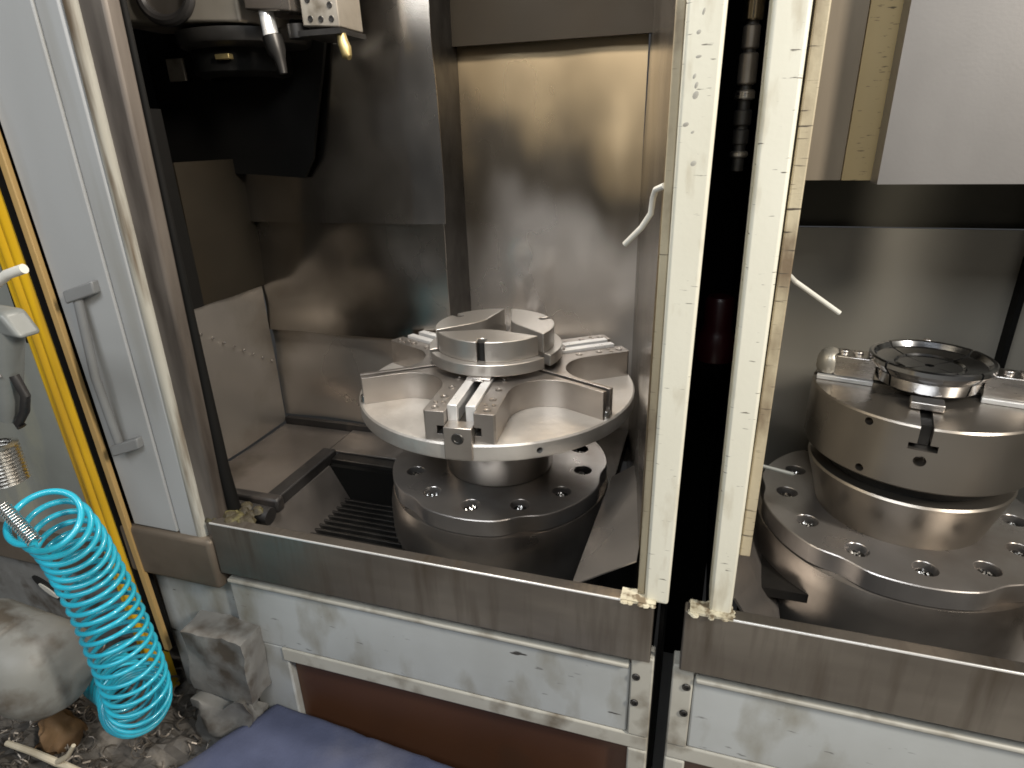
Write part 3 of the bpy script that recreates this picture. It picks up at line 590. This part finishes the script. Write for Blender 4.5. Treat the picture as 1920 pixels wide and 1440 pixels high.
MB().tube([(-.709, 1.20, 1.790), (-.707, 1.20, 1.775), (-.703, 1.20, 1.765), (-.700, 1.198, 1.752), (-.694, 1.196, 1.748)], [.009, .0105, .0115, .010, .005], 14).build('nozzle', 'brass', TC)
BOX(-1.288, -1.238, 1.352, 1.36, 1.742, 1.792).build('sight_plate', 'holder_steel', TC, bev=.002)
BOX(-1.03, -.995, 1.22, 1.235, 1.765, 1.775).build('stop_dog', 'brass', TC, bev=.001)
m = MB(); m.prism([(-1.36, 1.53), (-1.10, 1.525), (-.96, 1.515), (-.925, 1.56), (-.895, 1.66), (-.87, 1.74), (-.855, 1.80), (-.855, 2.2), (-1.36, 2.2)], 0, .01)
m.v = [(x, 1.372 + z + .006 * sin(x * 30), y) for x, y, z in m.v]; m.build('turret_reflection', 'cavity_black', TC)  # added black sheet, shaped as the turret's dark reflection in the wall

# ================================================================ SMALL THINGS ON THE POSTS
m = MB(); m.tube([(-.058, .872, 1.533), (-.070, .885, 1.527), (-.074, .896, 1.515), (-.076, .90, 1.494), (-.088, .905, 1.474), (-.112, .915, 1.448)], .0042, 10)
tag(m.build('bent_rod', 'white_plastic'), 'short curved white rod sticking out beside the large spoked chuck opening', 'rod')
m = MB(); m.tube([(.108, .90, 1.428), (.113, .93, 1.412), (.128, .95, 1.396), (.194, .955, 1.351)], .0036, 10)
tag(m.build('bent_rod', 'white_plastic'), 'thin straight pale rod sticking out above the four jaw chuck', 'rod')
m = MB(); m.tube([(.098, 1.02, 1.06), (.13, 1.03, 1.05), (.185, 1.05, 1.030)], .0035, 10)
tag(m.build('bent_rod', 'gun_grey'), 'thin dark grey rod low beside the drum of the four jaw chuck', 'rod')

# ================================================================ LEFT EDGE: YELLOW RAIL, HOSE, GUN, CLUTTER
YR = thing('cable_duct', 'bright yellow upright duct with black seam and tan trim at left', 'duct', (-1.25, .84, .30))
def lean(m, k=0.030):   # duct leans a little
    m.v = [(x - (z - .46) * k, y, z) for x, y, z in m.v]; return m
m = MB(); prof = [(-1.282, .87)]
for i in range(25):
    t = i / 24; x = -1.280 + .070 * t; prof.append((x, .852 - .006 * abs(sin(t * 3 * pi)) - .010 * sin(t * pi)))
prof.append((-1.208, .87)); m.prism(prof, .30, 2.25); lean(m).build('duct_cover', 'yellow_paint', YR, smooth=50)
lean(BOX(-1.207, -1.178, .846, .87, .44, 2.25)).build('seam_seal', 'cavity_black', YR)
lean(BOX(-1.177, -1.161, .838, .849, .455, 2.25)).build('trim_strip', 'tan_trim', YR, bev=.002)

BK = thing('base_cabinet', 'grey green stained cabinet side behind the blue coiled hose', 'cabinet', (-1.6, .95, 0))
BOX(-2.2, -1.215, .93, .96, .62, 2.1).build('side_panel', 'grey_green', BK, bev=.003)
BOX(-2.2, -1.20, .905, .96, .56, .66).build('ledge', 'sill_brown', BK, bev=.005)
slot = MB(); BOX(-2.2, -1.195, .925, .96, 0, .555).build('lower_panel', 'cast_grey', BK, bev=.003)
pts = [(-1.66 + .052 * cos(t) * 1.0, .462 + .022 * sin(t)) for t in [2 * pi * i / 24 for i in range(24)]]
m = MB(); m.prism(pts, 0, .004); m.v = [(x, .9205 + z, y - (x + 1.66) * .55) for x, y, z in m.v]; m.build('slot', 'hole_black', BK)
m = MB(); m.prism([(-1.66 + .03 * cos(t), .458 + .010 * sin(t)) for t in [2 * pi * i / 16 for i in range(16)]], 0, .003); m.v = [(x, .917 + z, y - (x + 1.66) * .55) for x, y, z in m.v]; m.build('slot_fill', 'white_plastic', BK)

# coiled hose
def catmull(P, n):
    P = [Vector(p) for p in P]; P = [P[0] * 2 - P[1]] + P + [P[-1] * 2 - P[-2]]; out = []
    for i in range(1, len(P) - 2):
        for k in range(n):
            t = k / n; a, b, c, d_ = P[i - 1:i + 3]
            out.append(.5 * ((2 * b) + (-a + c) * t + (2 * a - 5 * b + 4 * c - d_) * t * t + (-a + 3 * b - 3 * c + d_) * t ** 3))
    out.append(P[-2]); return out
def coil(axis, radius, turns, n, phase=0.0, e0=.0):
    A = catmull(axis, 40); Ls = [0]
    for p, q in zip(A, A[1:]): Ls.append(Ls[-1] + (q - p).length)
    tot = Ls[-1]; out = []; u = None
    fr = []
    T0 = None
    for i in range(len(A)):
        T = (A[min(i + 1, len(A) - 1)] - A[max(i - 1, 0)]).normalized()
        if u is None: u = T.orthogonal().normalized()
        u = (u - T * u.dot(T)).normalized(); fr.append((T, u.copy(), T.cross(u)))
    for k in range(n + 1):
        f = k / n; w = f
        x = w * (len(A) - 1); i = min(int(x), len(A) - 2); t = x - i
        p = A[i].lerp(A[i + 1], t); T, U, V = fr[i]; ang = phase + 2 * pi * turns(f); r = radius(f)
        out.append(p + (U * cos(ang) + V * sin(ang)) * r)
    return out
axis = [(-.925, .535, 1.090), (-.940, .565, 1.040), (-.953, .585, .985), (-.963, .598, .925), (-.958, .603, .855), (-.946, .60, .785), (-.942, .60, .705), (-.955, .605, .620), (-1.03, .635, .545), (-1.14, .70, .49), (-1.25, .74, .46)]
HS = thing('coiled_hose', 'bright turquoise coiled air hose hanging at lower left', 'hose', (-.96, .60, .42))
hose = coil(axis, lambda f: .043 + .009 * min(1, f * 1.6) + .004 * math.exp(-f * 18), lambda f: 33 * (f * .30 + .70 * f ** 1.5), 1500, phase=4.9)
MB().tube(hose, [.0052 - .0012 * min(1, i / 900) for i in range(len(hose))], 8).build('coil', 'cyan_hose', HS, smooth=80)
sp = coil([tuple(hose[0] + Vector((-.06, .01, .045))), tuple(hose[0])], lambda f: .0085, lambda f: 16 * f, 360)
MB().tube(sp, .0016, 6).build('strain_spring', 'bright_metal', HS, smooth=80)

AG = thing('air_gun', 'grey air blow gun hanging at the left edge in front of the yellow duct', 'air gun', (-1.06, .66, 1.2))
MB().hexa([(-1.13, .64, 1.335), (-1.00, .64, 1.325), (-1.00, .68, 1.325), (-1.13, .68, 1.335), (-1.11, .64, 1.372), (-1.025, .64, 1.366), (-1.025, .68, 1.366), (-1.11, .68, 1.372)]).build('gun_body', 'gun_grey', AG, bev=.008, seg=3)
MB().tube([(-1.05, .66, 1.338), (-1.075, .66, 1.28), (-1.10, .66, 1.22), (-1.12, .66, 1.17)], [.024, .022, .020, .017], 16).build('grip', 'gun_grey', AG)
MB().tube([(-1.065, .655, 1.255), (-1.055, .655, 1.22), (-1.07, .655, 1.19), (-1.095, .655, 1.165), (-1.09, .655, 1.158)], .0075, 12).build('trigger', 'rubber', AG)
MB().tube([(-1.13, .645, 1.262), (-1.10, .64, 1.255), (-1.075, .64, 1.262), (-1.075, .645, 1.272), (-1.095, .65, 1.278)], .006, 12).build('hook', 'bright_metal', AG)
m = MB(); m.tube([(-1.06, .66, 1.398), (-1.01, .66, 1.423), (-.978, .665, 1.432)], .0075, 12)
tag(m.build('white_tube', 'white_plastic'), 'short white tube end crossing the yellow duct at left edge', 'tube')
m = MB(); pr = []
for i in range(11): pr += [(.024, 1.11 - i * .007), (.034, 1.1065 - i * .007)]
m.lathe(pr, 28, c=(-1.185, .66)); tag(m.build('metal_bellows', 'bright_metal'), 'small shiny ribbed metal bellows at the left edge above the hose', 'bellows')

m = MB(); m.lathe([(.0005, .0), (.07, .004), (.115, .02), (.145, .055), (.155, .10), (.155, .16), (.149, .165), (.149, .175), (.155, .18), (.155, .34)], 40)
m.v = [(-1.155 - z * .92 * .62, .62 + (x - z * .1) * .62, .600 + (y * .97 + z * .25) * .62) for x, y, z in m.v]
tag(m.build('motor_casing', 'casing_paint'), 'rounded pale grey motor casing at lower left edge', 'motor casing')

def rough_block(x0, x1, y0, y1, z0, z1, amp, seed, n=9, taper=0.0):
    m = MB(); m.box(0, 1, 0, 1, 0, 1)
    import bmesh
    me = bpy.data.meshes.new('tmp'); me.from_pydata(m.v, [], m.f); bm = bmesh.new(); bm.from_mesh(me)
    bmesh.ops.subdivide_edges(bm, edges=bm.edges, cuts=n, use_grid_fill=True)
    out = MB(); vs = []
    for v in bm.verts:
        p = Vector((x0 + (x1 - x0) * v.co.x, y0 + (y1 - y0) * v.co.y, z0 + (z1 - z0) * v.co.z))
        q = Vector(mnoise.noise_vector(p * 14 + Vector((seed, 0, 0)))) * amp + Vector(mnoise.noise_vector(p * 45 + Vector((0, seed, 0)))) * amp * .4
        vs.append(p + q)
    bm.verts.index_update(); fs = [tuple(v.index for v in f.verts) for f in bm.faces]; out.add(vs, fs); bm.free(); bpy.data.meshes.remove(me); return out
tag(rough_block(-1.06, -.90, .80, .868, .40, .575, .009, 3).build('cast_block', 'cast_grey', None, bev=0, smooth=60), 'chipped grey cast block standing against the machine base beside the hose', 'block')
tag(rough_block(-1.06, -.92, .78, .86, .24, .39, .026, 8).build('cast_block', 'cast_grey', None, smooth=60), 'smaller soiled grey block below the chipped cast block', 'block')

# heap of swarf and dirt at the lower left
hp_ = MB(); nx, ny = 60, 50; vs = []
for j in range(ny + 1):
    for i in range(nx + 1):
        x = -2.0 + 1.15 * i / nx; y = .30 + .62 * j / ny; p = Vector((x, y, 0))
        h = .20 + .16 * math.exp(-((x + 1.38) / .28) ** 2) + .03 * mnoise.noise(p * 7) + .025 * mnoise.noise(p * 22) + .012 * mnoise.noise(p * 55)
        vs.append((x, y, max(.0, h - max(0, (x + .98)) * 1.2)))
w = nx + 1; hp_.add(vs, [(j * w + i, j * w + i + 1, (j + 1) * w + i + 1, (j + 1) * w + i) for j in range(ny) for i in range(nx)])
SW = hp_.build('swarf_heap', 'rubble_mat', None, smooth=0); SW['kind'] = 'stuff'; SW['label'] = 'heap of dirty metal swarf and debris on the floor at lower left'; SW['category'] = 'swarf'
ch = MB()
for i in range(260):
    x = random.uniform(-1.75, -.98); y = random.uniform(.42, .85); z = .22 + .16 * math.exp(-((x + 1.38) / .28) ** 2)
    r = random.uniform(.006, .016); n = random.randint(8, 16); a0 = random.uniform(0, 6); ax = Vector((random.uniform(-1, 1), random.uniform(-1, 1), random.uniform(-.4, .4))).normalized(); u = ax.orthogonal().normalized(); v = ax.cross(u)
    path = [Vector((x, y, z + .01)) + ax * (k * .004) + (u * cos(a0 + k * .8) + v * sin(a0 + k * .8)) * r for k in range(n)]
    ch.tube(path, random.uniform(.0012, .0028), 4)
C2 = ch.build('metal_chips', 'chip_metal', None); C2['kind'] = 'stuff'; C2['label'] = 'curled metal chips lying on the dirt heap at lower left'; C2['category'] = 'metal chips'
TW = MB(); TW.tube([(-1.33, .56, .425), (-1.25, .56, .425), (-1.19, .56, .418), (-1.13, .57, .395), (-1.06, .58, .375)], [.006, .0065, .0075, .005, .003], 10); TW.tube([(-1.19, .56, .418), (-1.155, .565, .445), (-1.135, .57, .475)], [.0065, .005, .004], 10)
tag(TW.build('forked_wire', 'twig_cream'), 'pale forked wire lying on the swarf heap below the motor casing', 'wire')
tag(rough_block(-1.34, -1.27, .60, .66, .35, .40, .030, 13, 6).build('rusty_lump', 'rust', None, smooth=60), 'rusty orange lump under the motor casing', 'lump')

# blue mat on its step
BM = thing('step_platform', 'low step covered with faded blue cloth in front of the brown panel', 'step', (-.62, .72, 0))
m = MB(); vs = []; nx, ny = 60, 40
def mat_pt(a, b):
    # corners: back left, back right, front left, front right
    bl = Vector((-.905, .872)); br_ = Vector((-.10, .820)); fl_ = Vector((-1.04, .62)); fr_ = Vector((-.10, .42))
    return (bl * (1 - a) + br_ * a) * b + (fl_ * (1 - a) + fr_ * a) * (1 - b)
for j in range(ny + 1):
    for i in range(nx + 1):
        p = mat_pt(i / nx, j / ny); q = Vector((p.x, p.y, 0)); e = min(i, nx - i, j, ny - j)
        z = .340 + .004 * mnoise.noise(q * 9) + .002 * mnoise.noise(q * 30) - (.018 if e == 0 else .004 if e == 1 else 0)
        p2 = p + Vector((mnoise.noise(q * 25), mnoise.noise(q * 25 + Vector((5, 5, 5))))) * (.006 if e == 0 else 0)
        z -= .004 * math.exp(-((p.x + .62 + (p.y - .8) * .35) / .004) ** 2)
        vs.append((p2.x, p2.y, z))
w = nx + 1; m.add(vs, [(j * w + i, j * w + i + 1, (j + 1) * w + i + 1, (j + 1) * w + i) for j in range(ny) for i in range(nx)])
m.build('cloth_cover', 'blue_cloth', BM, smooth=60)
m = MB(); q = [mat_pt(.01, .98), mat_pt(.99, .98), mat_pt(.99, .02), mat_pt(.01, .02)]; m.prism([(p.x, p.y) for p in q], .0, .319); m.build('step_body', 'blue_cloth', BM)
